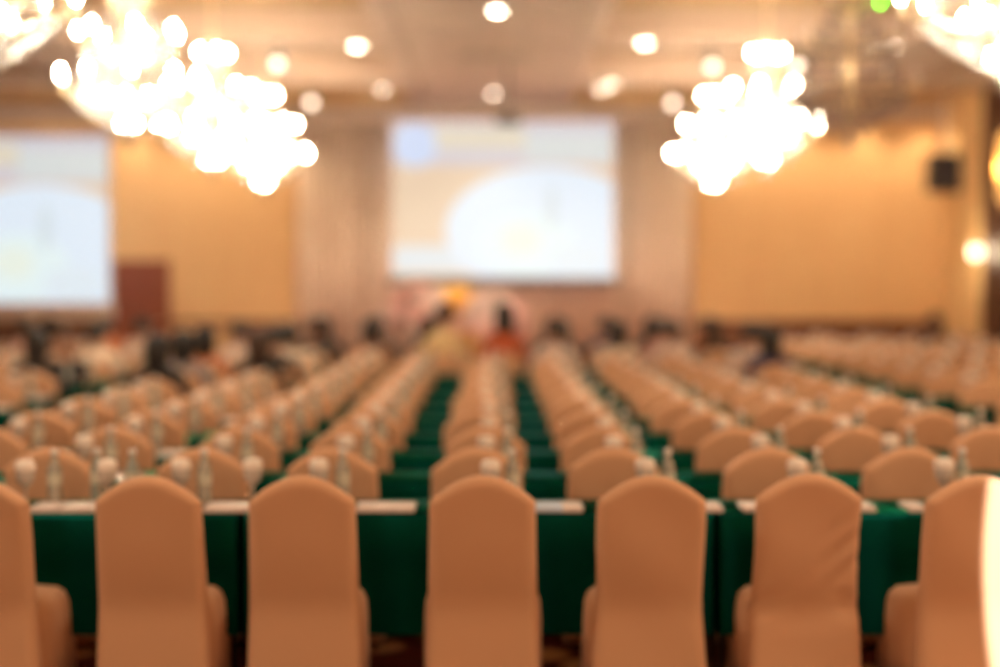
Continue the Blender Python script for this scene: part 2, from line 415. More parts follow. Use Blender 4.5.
# ------------------------------------------------------------------ covered banquet chair
def sgnp(v, p): return math.copysign(abs(v)**p, v)
def backrest_mesh(variant):
    rnd = random.Random(variant); nu, nv = 20, 22; mb = MB()
    k1, k2 = rnd.uniform(0, 6), rnd.uniform(0, 6)
    def grade(u): return math.sin(u*PI/2)*0.6+u*0.4
    def vgrade(v): return math.sin(v*PI/2)*0.75+v*0.25
    def pt(u, v, side):
        au = abs(u)
        top = 0.845 + 0.105*(1-au**1.9)             # arched head
        z = 0.035 + v*(top-0.035)
        wd = 0.208 + 0.022*(1-z/0.95) + 0.006*math.sin(z*9+k1)*(variant > 0)
        x = sgnp(u, 1.0)*wd
        lean = -0.10*max(0, (z-0.42))/0.53
        dt = min((1-v)*(top-0.035), (1-au)*wd)          # distance in from the cover's outer edge
        dt = max(0.0, min(1.0, dt/0.040))
        th = 0.006 + 0.040*math.sqrt(1-(1-dt)**2)        # rounded rim, flat padded faces
        y = lean + side*th
        if side < 0:
            y += -0.012*math.exp(-((z-0.60)/0.18)**2)*(1-au**2)       # padded bulge
            if z < 0.40: y -= 0.03*(0.40-z)/0.40                     # cover hangs away below the seat
            if variant > 0:
                y += 0.004*math.sin(11*(x*0.9+z)+k2)*(1-au**4)
            if variant == 2:                                           # dragged diagonal folds and a tuck at the seat line
                y += 0.030*math.exp(-((z-0.40)/0.022)**2)
                y += 0.018*math.sin(60*(z-0.75*x))*math.exp(-((x-0.14)/0.09)**2-((z-0.62)/0.12)**2)
        return (x, y, z)
    W = nu+1
    for side in (-1, 1):
        for j in range(nv+1):
            for i in range(W):
                mb.v.append(pt(grade(i/nu*2-1), vgrade(j/nv), side))
    off = W*(nv+1)
    for j in range(nv):
        for i in range(nu):
            mb.f.append((j*W+i, j*W+i+1, (j+1)*W+i+1, (j+1)*W+i))
            mb.f.append((off+j*W+i+1, off+j*W+i, off+(j+1)*W+i, off+(j+1)*W+i+1))
        mb.f.append((j*W, (j+1)*W, off+(j+1)*W, off+j*W)); mb.f.append((j*W+nu, off+j*W+nu, off+(j+1)*W+nu, (j+1)*W+nu))
    for i in range(nu):
        mb.f.append((i, off+i, off+i+1, i+1)); mb.f.append((nv*W+i, nv*W+i+1, off+nv*W+i+1, off+nv*W+i))
    return mb.mesh('backrest', M['cover'])
def seat_mesh():
    mb = MB(); rings = []; n = 28
    for z, sx, sy, cy in ((0.03, 0.243, 0.245, 0.245), (0.18, 0.245, 0.24, 0.245), (0.32, 0.243, 0.235, 0.245), (0.39, 0.238, 0.228, 0.245), (0.425, 0.224, 0.212, 0.245), (0.447, 0.195, 0.175, 0.245), (0.455, 0.10, 0.09, 0.245)):
        rings.append([(sx*sgnp(math.cos(2*PI*k/n), 0.55)*(1+0.012*math.sin(5*2*PI*k/n)*(z < 0.4)), cy+sy*sgnp(math.sin(2*PI*k/n), 0.55), z) for k in range(n)])
    return mb.loft(rings).mesh('seat', M['cover'])
BACKS = [backrest_mesh(v) for v in range(3)]
SEAT = seat_mesh()
LEG = MB().lathe([(0.011, 0.0), (0.013, 0.02), (0.013, 0.10)], 8).mesh('leg', M['legmetal'])
def chair(x, y, rz, label, group, variant=0, detail=True, name='banquet_chair'):
    t = thing(name, label, 'chair', (x, y, 0), rz, group)
    link('backrest', BACKS[variant], t); link('seat', SEAT, t)
    if detail:
        for lx, ly in ((-0.2, 0.03), (0.2, 0.03), (-0.2, 0.44), (0.2, 0.44)): link('leg', LEG, t, (lx, ly, 0))
    return t

# ------------------------------------------------------------------ tables and cloths
TL, TD, TZ, HEM = 1.98, 0.45, 0.75, 0.24
def cloth_mesh():
    mb = MB(); rings = []; n = 96; hx, hy = TL/2-0.006, TD/2
    def base(t):                         # rounded rectangle by perimeter, more points on long sides
        c, s = math.cos(t), math.sin(t)
        return (hx*sgnp(c, 0.12)*(1), hy*sgnp(s, 0.12)) if False else None
    per = []
    cr = 0.025
    def seg(p, q, m): return [(p[0]+(q[0]-p[0])*i/m, p[1]+(q[1]-p[1])*i/m) for i in range(m)]
    def arc(cx, cy, a0): return [(cx+cr*math.cos(a0+i*PI/6), cy+cr*math.sin(a0+i*PI/6)) for i in range(3)]
    per += seg((-hx+cr, -hy), (hx-cr, -hy), 40) + arc(hx-cr, -hy+cr, -PI/2) + seg((hx, -hy+cr), (hx, hy-cr), 8) + arc(hx-cr, hy-cr, 0)
    per += seg((hx-cr, hy), (-hx+cr, hy), 40) + arc(-hx+cr, hy-cr, PI/2) + seg((-hx, hy-cr), (-hx, -hy+cr), 8) + arc(-hx+cr, -hy+cr, PI)
    for z, inset, wv in ((HEM, 0.0, 0.018), (0.40, 0.0, 0.012), (0.58, 0.0, 0.006), (TZ-0.022, 0.0, 0.0), (TZ-0.008, 0.003, 0), (TZ, 0.012, 0)):
        ring = []
        for k, (x, y) in enumerate(per):
            dx, dy = x*(1-inset/hx), y*(1-inset/hy)
            if abs(y) > hy-0.03 and abs(x) < hx-0.05:
                dy -= math.copysign(1, y)*wv*(0.5+0.5*math.sin(x*23+math.sin(x*7)))
            ring.append((dx, dy, z))
        rings.append(ring)
    return mb.loft(rings, (False, True)).mesh('tablecloth', M['green'])
CLOTH = cloth_mesh()
TTOP = boxmesh('tabletop', (-TL/2+0.03, TL/2-0.03, -TD/2+0.025, TD/2-0.025, TZ-0.035, TZ-0.006), M['tablewood'])
TLEG = MB().tube([(0, 0, 0), (0, 0, TZ-0.035)], 0.014, 8).mesh('leg', M['steel'])
def table(xc, yc, ln, label_t, label_c):
    t = thing('folding_table', label_t, 'table', (xc, yc, 0), 0, 'narrow folding tables')
    link('tabletop', TTOP, t).scale = (ln/TL, 1, 1)
    for sx in (-1, 1):
        for sy in (-1, 1): link('leg', TLEG, t, (sx*(ln/2-0.035), sy*0.14, 0))
    thing('tablecloth', label_c, 'tablecloth', (xc, yc, 0), 0, 'green tablecloths', CLOTH).scale = (ln/TL, 1, 1)

# ------------------------------------------------------------------ things set on the tables
BOT_BODY = MB().lathe([(0.026, 0.0), (0.031, 0.006), (0.031, 0.06), (0.029, 0.075), (0.031, 0.09), (0.031, 0.15), (0.026, 0.175), (0.014, 0.205), (0.0135, 0.218)], 14).mesh('bottle_body', M['water'])
BOT_CAP = MB().lathe([(0.016, 0.214), (0.0165, 0.238), (0.014, 0.241)], 12).mesh('cap', M['cap'])
BOT_LAB = MB().lathe([(0.0315, 0.09), (0.0318, 0.092), (0.0318, 0.138), (0.0315, 0.14)], 14, cap=False).mesh('label_band', M['bottlelabel'])
GOB = MB().lathe([(0.034, 0.0), (0.033, 0.004), (0.006, 0.012), (0.0045, 0.03), (0.0045, 0.075), (0.012, 0.088), (0.034, 0.11), (0.041, 0.14), (0.038, 0.182), (0.0365, 0.182), (0.039, 0.14), (0.032, 0.113), (0.010, 0.094), (0.002, 0.092)], 16).mesh('water_goblet', M['glass'])
GOB_GLINT = MB().lathe([(0.043, 0.160), (0.044, 0.165), (0.042, 0.188), (0.034, 0.200), (0.008, 0.206)], 16).mesh('paper_lid', M['lid'])
def bottle(x, y, label):
    t = thing('water_bottle', label, 'bottle', (x, y, TZ+0.001), random.uniform(0, 6), 'water bottles on the tables')
    link('bottle_body', BOT_BODY, t); link('cap', BOT_CAP, t); link('label_band', BOT_LAB, t)
    return t
def goblet(x, y, label):
    t = thing('water_goblet', label, 'glass', (x, y, TZ+0.001), 0, 'goblets on the tables')
    link('glass_body', GOB, t); link('paper_lid', GOB_GLINT, t)
    return t
PAD = {k: bevel_mod(boxmesh('note_pad', (-0.5, 0.5, -0.5, 0.5, 0, 0.012), M[k]), 0.002, 1) for k in ('paper', 'bluepaper')}

# ------------------------------------------------------------------ rows of seats
ROW0, PITCH, NROW = 6.7, 1.1, 13
COLS = [-2.66, -2.0, -1.34, -0.74, -0.045, 0.61, 1.28, 1.93, 2.62]
def sx_of(x, y): return VX + F*x/y
def seen(x, y, m=70): return -m < sx_of(x, y) < 1000+m
ROWJ = {0: [-2.66, -2.02, -1.350, -0.745, -0.03, 0.638, 1.272, 1.925, 2.62], 1: [-2.66, -2.03, -1.33, -0.725, -0.063, 0.572, 1.288, 1.935, 2.62]}
BLOCKS = {'mid': (COLS, 'middle block', 13), 'spk': ([3.92+0.66*k for k in range(6)], 'loudspeaker-side block', 16), 'door': ([-3.92-0.66*k for k in range(6)], 'door-side block', 14)}
SEATS = {}
ITEMS = {}
for key, (cols, bname, nr) in BLOCKS.items():
    for r in range(nr):
        yr = ROW0 + PITCH*r
        yt = yr + 0.25 + TD/2
        cs = ROWJ.get(r, cols) if key == 'mid' else cols
        # tables
        ends = [-2.99, -1.04, 0.945, 2.97] if key == 'mid' else ([3.6, 5.57, 7.55] if key == 'spk' else [-7.55, -5.57, -3.6])
        for k in range(len(ends)-1):
            xc, ln = (ends[k]+ends[k+1])/2, ends[k+1]-ends[k]
            if not (seen(xc-TL/2, yt, 10) or seen(xc+TL/2, yt, 10)): continue
            if key == 'spk' and xc+TL/2 > XR: continue
            pos = {'mid': ('door-side', 'central', 'loudspeaker-side'), 'spk': ('aisle-side', 'wall-side'), 'door': ('wall-side', 'aisle-side')}[key][k]
            table(xc, yt, ln, 'narrow table hidden under green cloth, %s one, %s row from rear, %s' % (pos, order[r], bname),
                  'dark green tablecloth on the %s table, %s row from rear, %s' % (pos, order[r], bname))
        # seats
        for c, x in enumerate(cs):
            if not seen(x, yr): continue
            if key == 'spk' and x > 7.2: continue
            jx, jy, jr = random.uniform(-0.02, 0.02), random.uniform(-0.03, 0.03), random.uniform(-0.05, 0.05)
            if key == 'mid' and r < 2: jx = jy = 0
            seat = ('%s seat from door-side aisle' if key == 'mid' else '%s seat from the aisle') % order[c]
            where = '%s row from rear, %s, %s' % (order[r], seat, bname)
            variant = random.choice((0, 0, 1))
            if key == 'mid' and r == 0:
                variant = {1: 1, 2: 0, 3: 0, 4: 0, 5: 1, 6: 2, 7: 1}.get(c, 0)
                jr = {1: -0.10, 2: -0.03, 3: 0.02, 4: 0.0, 5: 0.03, 6: 0.05, 7: 0.13}.get(c, 0)
                jy = {1: -0.02, 6: 0.06, 2: 0.0}.get(c, 0)
            ch = chair(x+jx, yr+jy, jr, 'peach-covered chair, ' + where, bname + ' covered chairs', variant, detail=(r < 6))
            SEATS[(key, r, c)] = ch
            gx, gy = x+0.03+random.uniform(-0.02, 0.02), yr+0.25+0.20+random.uniform(-0.03, 0.03)
            g_ = goblet(gx, gy, 'lidded stem goblet, ' + where)
            b_ = bottle(gx+0.105+random.uniform(-0.015, 0.015), gy+0.04+random.uniform(-0.02, 0.03), 'clear water bottle, ' + where)
            ITEMS[(key, r, c)] = (g_, b_)
            if r > 0 and r < 7 and (key != 'mid' or c < 2) and random.random() < 0.8:
                p = thing('note_pad', 'white note pad, ' + where, 'notepad', (x+0.24, yr+0.25+0.14, TZ+0.001), random.uniform(-0.1, 0.1), 'note pads on the tables', PAD['paper'])
                p.scale = (0.15, 0.21, 1)
# note pads and papers lying along the rear edge of the first table row
ye = ROW0 + 0.25
for (p0, p1, m, lab) in ((34, 62, 'paper', 'white note pad at the second seat of the rearmost table'), (64, 99, 'paper', 'thick white folder on the rearmost table, near its door-side end'),
                    (206, 251, 'paper', 'white folder lying between the third and fourth seat of the rearmost table'), (357, 392, 'paper', 'wide white folder between the fourth and fifth seat of the rearmost table'),
                    (393, 415, 'paper', 'small white card beside the wide folder on the rearmost table'), (534, 562, 'bluepaper', 'pale blue leaflet on the rearmost table'), (562, 582, 'paper', 'small white card touching the pale blue leaflet'),
                    (698, 721, 'paper', 'white card beside the sixth seat of the rearmost table'), (742, 760, 'paper', 'white card tucked against the seventh seat with creased cover'),
                    (858, 873, 'paper', 'white card just past the creased chair cover'), (906, 924, 'paper', 'white card beside the eighth seat of the rearmost table')):
    xa, xb = (p0-VX)*(ye+0.12)/F, (p1-VX)*(ye+0.12)/F
    p = thing('note_pad', lab, 'notepad', ((xa+xb)/2, ye+0.115, TZ+0.001), 0, None, PAD[m])
    p.scale = (xb-xa, 0.20, 1.6)
goblet(-1.635, ye+0.20, 'extra lidded goblet between second and third seats of the rearmost table'); bottle(-1.54, ye+0.26, 'extra water bottle between second and third seats of the rearmost table')
goblet(-1.02, ye+0.24, 'extra lidded goblet between third and fourth seats of the rearmost table'); bottle(-1.70, ye+0.30, 'extra water bottle behind the extra goblet on the rearmost table')

# ------------------------------------------------------------------ chandeliers
def arm_mesh(R, z0, z1):
    pts = []
    for k in range(9):
        t = k/8; r = 0.04 + (R-0.04)*t
        z = z0 + (z1-z0)*t - 0.10*math.sin(PI*t)*(1-0.3*t)
        pts.append((r, 0, z))
    return MB().tube(pts, 0.009, 6).mesh('arm', M['brass'])
# heights below are measured from the hanging point at the coffer top
TIERS = [(0.60, 10, -1.72, -1.64), (0.43, 7, -1.33, -1.25), (0.17, 5, -0.95, -0.86)]   # radius, bulbs, hub height, cup height
ARMS = [arm_mesh(R, za, zb) for R, n, za, zb in TIERS]
CUP = MB().lathe([(0.012, -0.01), (0.034, 0.004), (0.036, 0.010), (0.014, 0.012)], 10).mesh('drip_cup', M['brass'])
CANDLE = MB().lathe([(0.012, 0.01), (0.012, 0.075)], 8).mesh('candle', M['candle'])
def bulbmesh(m): return MB().lathe([(0.008, 0.075), (0.017, 0.09), (0.020, 0.105), (0.014, 0.128), (0.003, 0.15)], 10).mesh('bulb', m)
BULB, BULB_OFF, GLINT_G = bulbmesh(M['bulb']), bulbmesh(M['bulb_off']), bulbmesh(M['bulb_green'])
STEM = MB().tube([(0, 0, 0), (0, 0, -0.7)], 0.012, 8).lathe([(0.012, -0.7), (0.05, -0.76), (0.03, -0.85), (0.06, -0.98), (0.03, -1.10), (0.04, -1.3), (0.08, -1.42), (0.035, -1.55), (0.06, -1.7), (0.10, -1.78), (0.02, -1.86)], 12).mesh('stem', M['brass'])
ROSE = MB().lathe([(0.12, 0.0), (0.11, -0.03), (0.05, -0.06), (0.02, -0.08)], 16).mesh('ceiling_rose', M['brass'])
def rings_mesh(R, z): return MB().torus(R, 0.012, z, 28, 6).mesh('tier_ring', M['brass'])
RINGS = [rings_mesh(R*0.86, zb-0.05) for R, n, za, zb in TIERS]
def crystals():
    mb = MB(); rnd = random.Random(3)
    for (R0, zt, R1, zb, rows) in ((0.50, -1.70, 0.03, -2.06, 8), (0.36, -1.30, 0.46, -1.66, 5), (0.14, -0.92, 0.33, -1.28, 5)):
        for j in range(rows):
            t = j/(rows-1)
            R = R0+(R1-R0)*(t if R1 > R0 else t**1.25); z = zt+(zb-zt)*t
            n = max(4, int(2*PI*R/0.075))
            for k in range(n):
                a = 2*PI*(k+0.5*(j % 2))/n
                mb.octa((R*math.cos(a), R*math.sin(a), z), 0.020, 0.032)
    mb.octa((0, 0, -2.11), 0.035, 0.06)
    return mb
CRY = crystals().mesh('crystal_drops', M['crystal'], False)
CRY_D = crystals().mesh('crystal_drops', M['crystal_dark'], False)
def chandelier(x, y, label, lit=True):
    t = thing('chandelier', label, 'chandelier', (x, y, HT), random.uniform(0, 1), 'crystal chandeliers')
    link('ceiling_rose', ROSE, t); link('stem', STEM, t)
    for i, (R, n, za, zb) in enumerate(TIERS):
        link('tier_ring', RINGS[i], t)
        for k in range(n):
            a = 2*PI*k/n
            link('arm', ARMS[i], t, (0, 0, 0), a)
            p = (R*math.cos(a), R*math.sin(a), zb)
            c = link('candle', CANDLE, t, p)
            link('drip_cup', CUP, c)
            link('bulb', BULB if lit else BULB_OFF, c)
    cd = link('crystal_drops', CRY if lit else CRY_D, t); cd['kind'] = 'stuff'
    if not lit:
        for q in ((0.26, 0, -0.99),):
            link('green_lamp', GLINT_G, t, q)
        t.rotation_euler.z = 0
    if lit:
        # extra bulbs added inside the crystal basket to make it glow to the tip
        for k in range(3):
            a = 2*PI*k/3+0.4
            c = link('candle', CANDLE, t, (0.07*math.cos(a), 0.07*math.sin(a), -2.04)); link('bulb', BULB, c)
        for k in range(6):
            a = 2*PI*k/6
            c = link('candle', CANDLE, t, (0.22*math.cos(a), 0.22*math.sin(a), -1.80)); link('bulb', BULB, c)
        lamp('chandelier_lamp', 'POINT', (x, y, HT-1.5), CHP, size=0.25).parent = None
    return t
names = ['nearest the stage', 'second from the stage', 'third from the stage', 'fourth from the stage']
for i, yy in enumerate(CH_Y):
    chandelier(-CH_X, yy, 'glowing tiered crystal chandelier in the door-side line, ' + names[i])
    chandelier(CH_X, yy, ('unlit crystal chandelier with a small green lamp between lit ones' if i == 2 else 'glowing tiered crystal chandelier in the loudspeaker-side line, ' + names[i]), i != 2)

# ------------------------------------------------------------------ ceiling fittings
DL_RING = MB().lathe([(0.075, 0.004), (0.105, 0.0), (0.11, -0.012), (0.085, -0.016), (0.075, -0.004)], 20, cap=False).mesh('trim_ring', M['whitering'])
DL_LENS = MB().lathe([(0.08, -0.002), (0.078, -0.008), (0.03, -0.012)], 18).mesh('lens', M['downlight'])
DL_DIM = MB().lathe([(0.08, -0.002), (0.078, -0.008), (0.03, -0.012)], 18).mesh('lens', M['downlight_dim'])
def downlight(x, y, z, label, power=25):
    t = thing('downlight', label, 'downlight', (x, y, z), 0, 'recessed ceiling downlights')
    link('trim_ring', DL_RING, t); link('lens', DL_LENS if not power else DL_DIM, t)
    if power:
        lamp('downlight_lamp', 'SPOT', (x, y, z-0.05), power, size=0.07, spot=1.9, blend=0.8)
SP_CAN = MB().lathe([(0.045, -0.02), (0.075, 0.02), (0.08, 0.18), (0.072, 0.18), (0.07, 0.17)], 16).mesh('can', M['black'])
SP_LENS = MB().lathe([(0.069, 0.165), (0.066, 0.172), (0.03, 0.174)], 16).mesh('lens', M['spotlens'])
SP_BR = MB().tube([(0, 0, 0.0), (0, 0, 0.14)], 0.012, 6).box(-0.05, 0.05, -0.05, 0.05, 0.13, 0.15).mesh('bracket', M['black'], False)
def spotlight(x, y, z, label):
    """black can spotlight tilted toward the seats behind the photographer"""
    t = thing('spotlight', label, 'spotlight', (x, y, z-0.15), 0, 'black ceiling spotlights')
    link('bracket', SP_BR, t)
    c = link('can', SP_CAN, t, (0, 0, -0.02)); c.rotation_euler = (math.radians(125), 0, 0)
    link('lens', SP_LENS, c)
def ceilpos(px, py, z=HC):
    Yd = F*(z-CAMZ)/(VY-py); return (px-VX)*Yd/F, Yd
for (px, py, lab) in ((497, 12, 'round downlight in the middle ceiling panel, before the air vent'), (493, 94, 'round downlight in the middle ceiling panel, close to the screen'),
                     (358, 47, 'round downlight in the door-side cross beam of the ceiling'), (644, 31, 'bright round downlight in the loudspeaker-side ceiling near the middle panel'),
                     (383, 95, 'round downlight above the screen corner nearest the wooden door'), (601, 95, 'round downlight above the screen corner farther from the door, one of a close pair'),
                     (612, 84, 'round downlight beside its twin above the screen'), (878, 57, 'small round downlight beside the unlit chandelier'), (891, 47, 'second small downlight beside the unlit chandelier')):
    x, yd = ceilpos(px, py, HC-0.002)
    inmid = abs(x) < 1.05
    # fittings outside the middle panel sit in the nearest cross beam
    if not inmid:
        k = round((25.25-yd)/4.3); yb = 25.25-4.3*k
        yd = min(max(yd, yb-0.36), yb+0.36)
        x = (px-VX)*yd/F
    downlight(x, yd, HC-0.002, lab, (230 if py > 80 else 0))
for (px, py, lab) in ((280, 55, 'black can spotlight by the door-side chandeliers, farther from the screen'), (313, 95, 'black can spotlight by the door-side chandeliers, nearer the screen'),
                     (710, 57, 'black can spotlight just before the loudspeaker-side chandeliers'), (671, 95, 'black can spotlight nearer the screen on the loudspeaker side'), (794, 57, 'bright black-bodied spotlight behind the loudspeaker-side chandeliers')):
    x, yd = ceilpos(px, py, HC-0.12)
    k = round((25.25-yd)/4.3); yb = 25.25-4.3*k
    yd = min(max(yd, yb-0.36), yb+0.36); x = (px-VX)*yd/F
    spotlight(x, yd, HC, lab)
# spot added under the ceiling, without a fitting, to brighten lectern and flowers
o = lamp('stage_spot_lamp', 'SPOT', (0.2, 19.2, HC-0.1), 420, (1.0, 0.82, 0.66), 0.08, spot=math.radians(36), blend=0.8)
aim(o, (-0.4, 24.0, 1.5))
# wall washers: small downlights along the end wall
for x in (-7.3, -5.9, -4.75, -3.7, 4.1, 5.2, 6.25, 7.2):
    o = lamp('wall_washer_lamp', 'SPOT', (x, Y1-0.62, HC-0.03), 65, (1.0, 0.78, 0.50), 0.06, spot=1.7, blend=0.9)
    aim(o, (x, Y1-0.1, 2.0))
# no lamps in the ceiling coffers; their cove glow is in the coffer colour
# air vent
vx, vy = ceilpos(499, 57)
t = thing('air_vent', 'slatted air vent in the middle ceiling panel', 'vent', (0.05, vy, HC))
link('frame', MB().box(-0.45, 0.45, -0.30, -0.26, -0.02, 0.0).box(-0.45, 0.45, 0.26, 0.30, -0.02, 0.0).box(-0.45, -0.41, -0.26, 0.26, -0.02, 0.0).box(0.41, 0.45, -0.26, 0.26, -0.02, 0.0).mesh('frame', M['vent'], False), t)
link('backing', boxmesh('backing', (-0.41, 0.41, -0.26, 0.26, -0.004, 0.0), M['darkgrey']), t)
sl = boxmesh('slat', (-0.41, 0.41, -0.018, 0.018, -0.016, -0.010), M['vent'])
for k in range(9): link('slat', sl, t, (0, -0.24+0.06*k, 0))
# ceiling projector
pp = at(508, 121, 22.5)
t = thing('ceiling_projector', 'small dark projector hanging on a pole before the screen', 'projector', (pp.x, 22.5, HC))
h = HC-pp.z
link('pole', MB().tube([(0, 0, 0), (0, 0, -h+0.06)], 0.02, 8).mesh('pole', M['darkgrey']), t)
link('body', bevel_mod(boxmesh('body', (-0.17, 0.17, -0.14, 0.14, -h-0.06, -h+0.06), M['darkgrey']), 0.02, 2), t)
link('lens', MB().tube([(0.06, 0.14, -h), (0.06, 0.18, -h)], 0.035, 12).mesh('lens', M['black']), t)

# loudspeaker on the end wall
Y = 27.2; p = at(951, 173, Y)
t = thing('loudspeaker', 'black loudspeaker hung high on the gold end wall', 'loudspeaker', (p.x, Y, p.z))
link('cabinet', bevel_mod(boxmesh('cabinet', (-0.38, 0.38, -0.18, 0.20, -0.31, 0.31), M['black']), 0.02, 2), t)
link('grille', bevel_mod(boxmesh('grille', (-0.35, 0.35, -0.20, -0.18, -0.28, 0.28), M['grille']), 0.008, 1), t)
link('bracket', MB().box(-0.03, 0.03, 0.20, 0.77, -0.03, 0.03).box(-0.08, 0.08, 0.75, 0.78, -0.12, 0.12).mesh('bracket', M['darkgrey'], False), t)
link('hanging_strap', MB().box(-0.14, -0.06, 0.02, 0.05, 0.31, HC-p.z).mesh('hanging_strap', M['whitering'], False), t)
# wall lamps on the side wall
yy = F*(XR-0.20)/(977-VX)
t = thing('wall_sconce', 'round white wall lamp on the side wall below the loudspeaker', 'wall lamp', (XR-0.10, yy, CAMZ+28*yy/F))
link('plate', MB().tube([(0, 0, 0), (-0.02, 0, 0)], 0.06, 14).mesh('plate', M['brass']), t)
link('arm', MB().tube([(-0.02, 0, -0.02), (-0.08, 0, -0.10), (-0.10, 0, -0.08)], 0.012, 6).mesh('arm', M['brass']), t)
link('globe', MB().lathe([(0.03, -0.10), (0.075, -0.06), (0.09, 0.0), (0.075, 0.06), (0.03, 0.085)], 16, (-0.10, 0, 0)).mesh('globe', M['globe']), t)
lamp('sconce_lamp', 'POINT', (XR-0.42, yy, CAMZ+28*yy/F), 14, (1, 0.78, 0.5), 0.09)
yy = F*(XR-0.24)/(1009-VX)
p = at(1009, 168, yy)
t = thing('wall_lantern', 'tall amber glass wall lantern on dark wood cladding', 'wall lamp', (XR-0.14, yy, p.z))
link('back_plate', boxmesh('back_plate', (-0.02, 0, -0.10, 0.10, -0.55, 0.55), M['brass']), t)
link('shade', MB().lathe([(0.05, -0.52), (0.10, -0.45), (0.13, 0.0), (0.10, 0.45), (0.05, 0.52)], 14, (-0.14, 0, 0)).mesh('shade', M['amber']), t)
link('finial', MB().lathe([(0.05, -0.60), (0.03, -0.56), (0.055, -0.52)], 10, (-0.14, 0, 0)).mesh('finial', M['brass']), t)
lamp('lantern_lamp', 'POINT', (XR-0.45, yy-0.1, p.z), 18, (1, 0.6, 0.25), 0.1)

# ------------------------------------------------------------------ lectern and flowers before the stage
Y = 24.2
p = at(457, 300, Y)
t = thing('lectern', 'cream lectern with a gold round emblem below the screen', 'lectern', (p.x, Y, 0))
link('body', MB().loft([[(sx*wd, sy*dp, z) for sx, sy in ((-1,-1), (1,-1), (1,1), (-1,1))] for z, wd, dp in ((0.0, 0.34, 0.26), (0.06, 0.34, 0.26), (0.08, 0.28, 0.2), (1.1, 0.36, 0.26))]).mesh('body', M['cream'], False), t)
link('top', MB().loft([[(-0.42, -0.30, 1.1+z), (0.42, -0.30, 1.1+z), (0.42, 0.30, 1.16+z), (-0.42, 0.30, 1.16+z)] for z in (0, 0.05)]).mesh('top', M['cream'], False), t)
link('emblem', MB().tube([(0, -0.33, 1.42), (0, -0.29, 1.42)], 0.22, 20).mesh('emblem', M['gold']), t)
link('emblem_stand', boxmesh('emblem_stand', (-0.03, 0.03, -0.29, -0.25, 1.14, 1.5), M['gold']), t)
PET = {}
for k in ('flowerwhite', 'flowerpink', 'flowergold'):
    mb = MB()
    for ring, (n, R, z, tilt) in enumerate(((6, 0.05, 0.0, 0.3), (5, 0.03, 0.02, 0.9))):
        for a in range(n):
            th = 2*PI*a/n + ring*0.5; c, s_ = math.cos(th), math.sin(th)
            i = len(mb.v)
            for (d, wv, dz) in ((0.0, 0.0, 0.0), (0.6, 0.024, 0.4), (0.6, -0.024, 0.4), (1.15, 0.0, 0.7)):
                r = d*R; mb.v.append((c*r-s_*wv, s_*r+c*wv, z+dz*R*tilt*1.4))
            mb.f += [(i, i+1, i+2), (i+1, i+3, i+2)]
    mb.octa((0, 0, 0.02), 0.014, 0.016)
    PET[k] = mb.mesh('flower', M[k], False)
LEAF = MB(); LEAF.v = [(0, 0, 0), (0.03, 0.06, 0.02), (0, 0.15, 0.0), (-0.03, 0.06, 0.02), (0, 0.06, -0.005)]; LEAF.f = [(0, 1, 4), (1, 2, 4), (2, 3, 4), (3, 0, 4)]
LEAFM = LEAF.mesh('leaf', M['leafgreen'], False)
def flowers(px, Yf, top, kinds, label, n=46, rad=0.42):
    p = at(px, 300, Yf); rnd = random.Random(int(px))
    t = thing('flower_arrangement', label, 'flowers', (p.x, Yf, 0))
    zb = top-0.62
    link('stand', MB().lathe([(0.16, 0), (0.15, 0.03), (0.03, 0.06), (0.025, zb-0.20), (0.06, zb-0.15), (0.14, zb), (0.12, zb)], 14).mesh('stand', M['vase']), t)
    st = MB()
    for k in range(n):
        a, e = rnd.uniform(0, 2*PI), rnd.uniform(-0.35, 1.5)
        r = rad*rnd.uniform(0.8, 1.0)
        q = Vector((r*math.cos(a)*math.cos(e), r*0.8*math.sin(a)*math.cos(e), zb+0.20+r*math.sin(e)))
        st.tube([(0, 0, zb-0.02), tuple(q*0.5+Vector((0, 0, zb+0.1))*0.5), tuple(q)], 0.004, 4)
        f = link('flower', PET[kinds[k % len(kinds)]], t, q); f.scale = (2.6, 2.6, 2.6)
        f.rotation_euler = (Vector(q)-Vector((0, 0, zb+0.1))).to_track_quat('Z', 'Y').to_euler()
        if k % 3 == 0:
            l = link('leaf', LEAFM, t, q*0.95+Vector((0, 0, zb*0.05))); l.rotation_euler = (rnd.uniform(-1, 1), rnd.uniform(-1, 1), a); l.scale = (1.6,)*3
    s = link('stems', st.mesh('stems', M['leafgreen']), t); s['kind'] = 'stuff'
flowers(418, 23.3, 1.62, ['flowerwhite', 'flowerpink', 'flowerwhite'], 'white and pink flowers on a stand on the door side of the lectern', 100, 0.40)
flowers(494, 23.3, 1.50, ['flowerwhite', 'flowerwhite', 'flowerpink'], 'mostly white flowers on a stand beside the lectern toward the loudspeaker', 100, 0.40)
flowers(456, 22.3, 1.05, ['flowerwhite', 'flowergold', 'flowerpink'], 'low mixed flowers with golden blooms in front of the lectern', 46, 0.40)

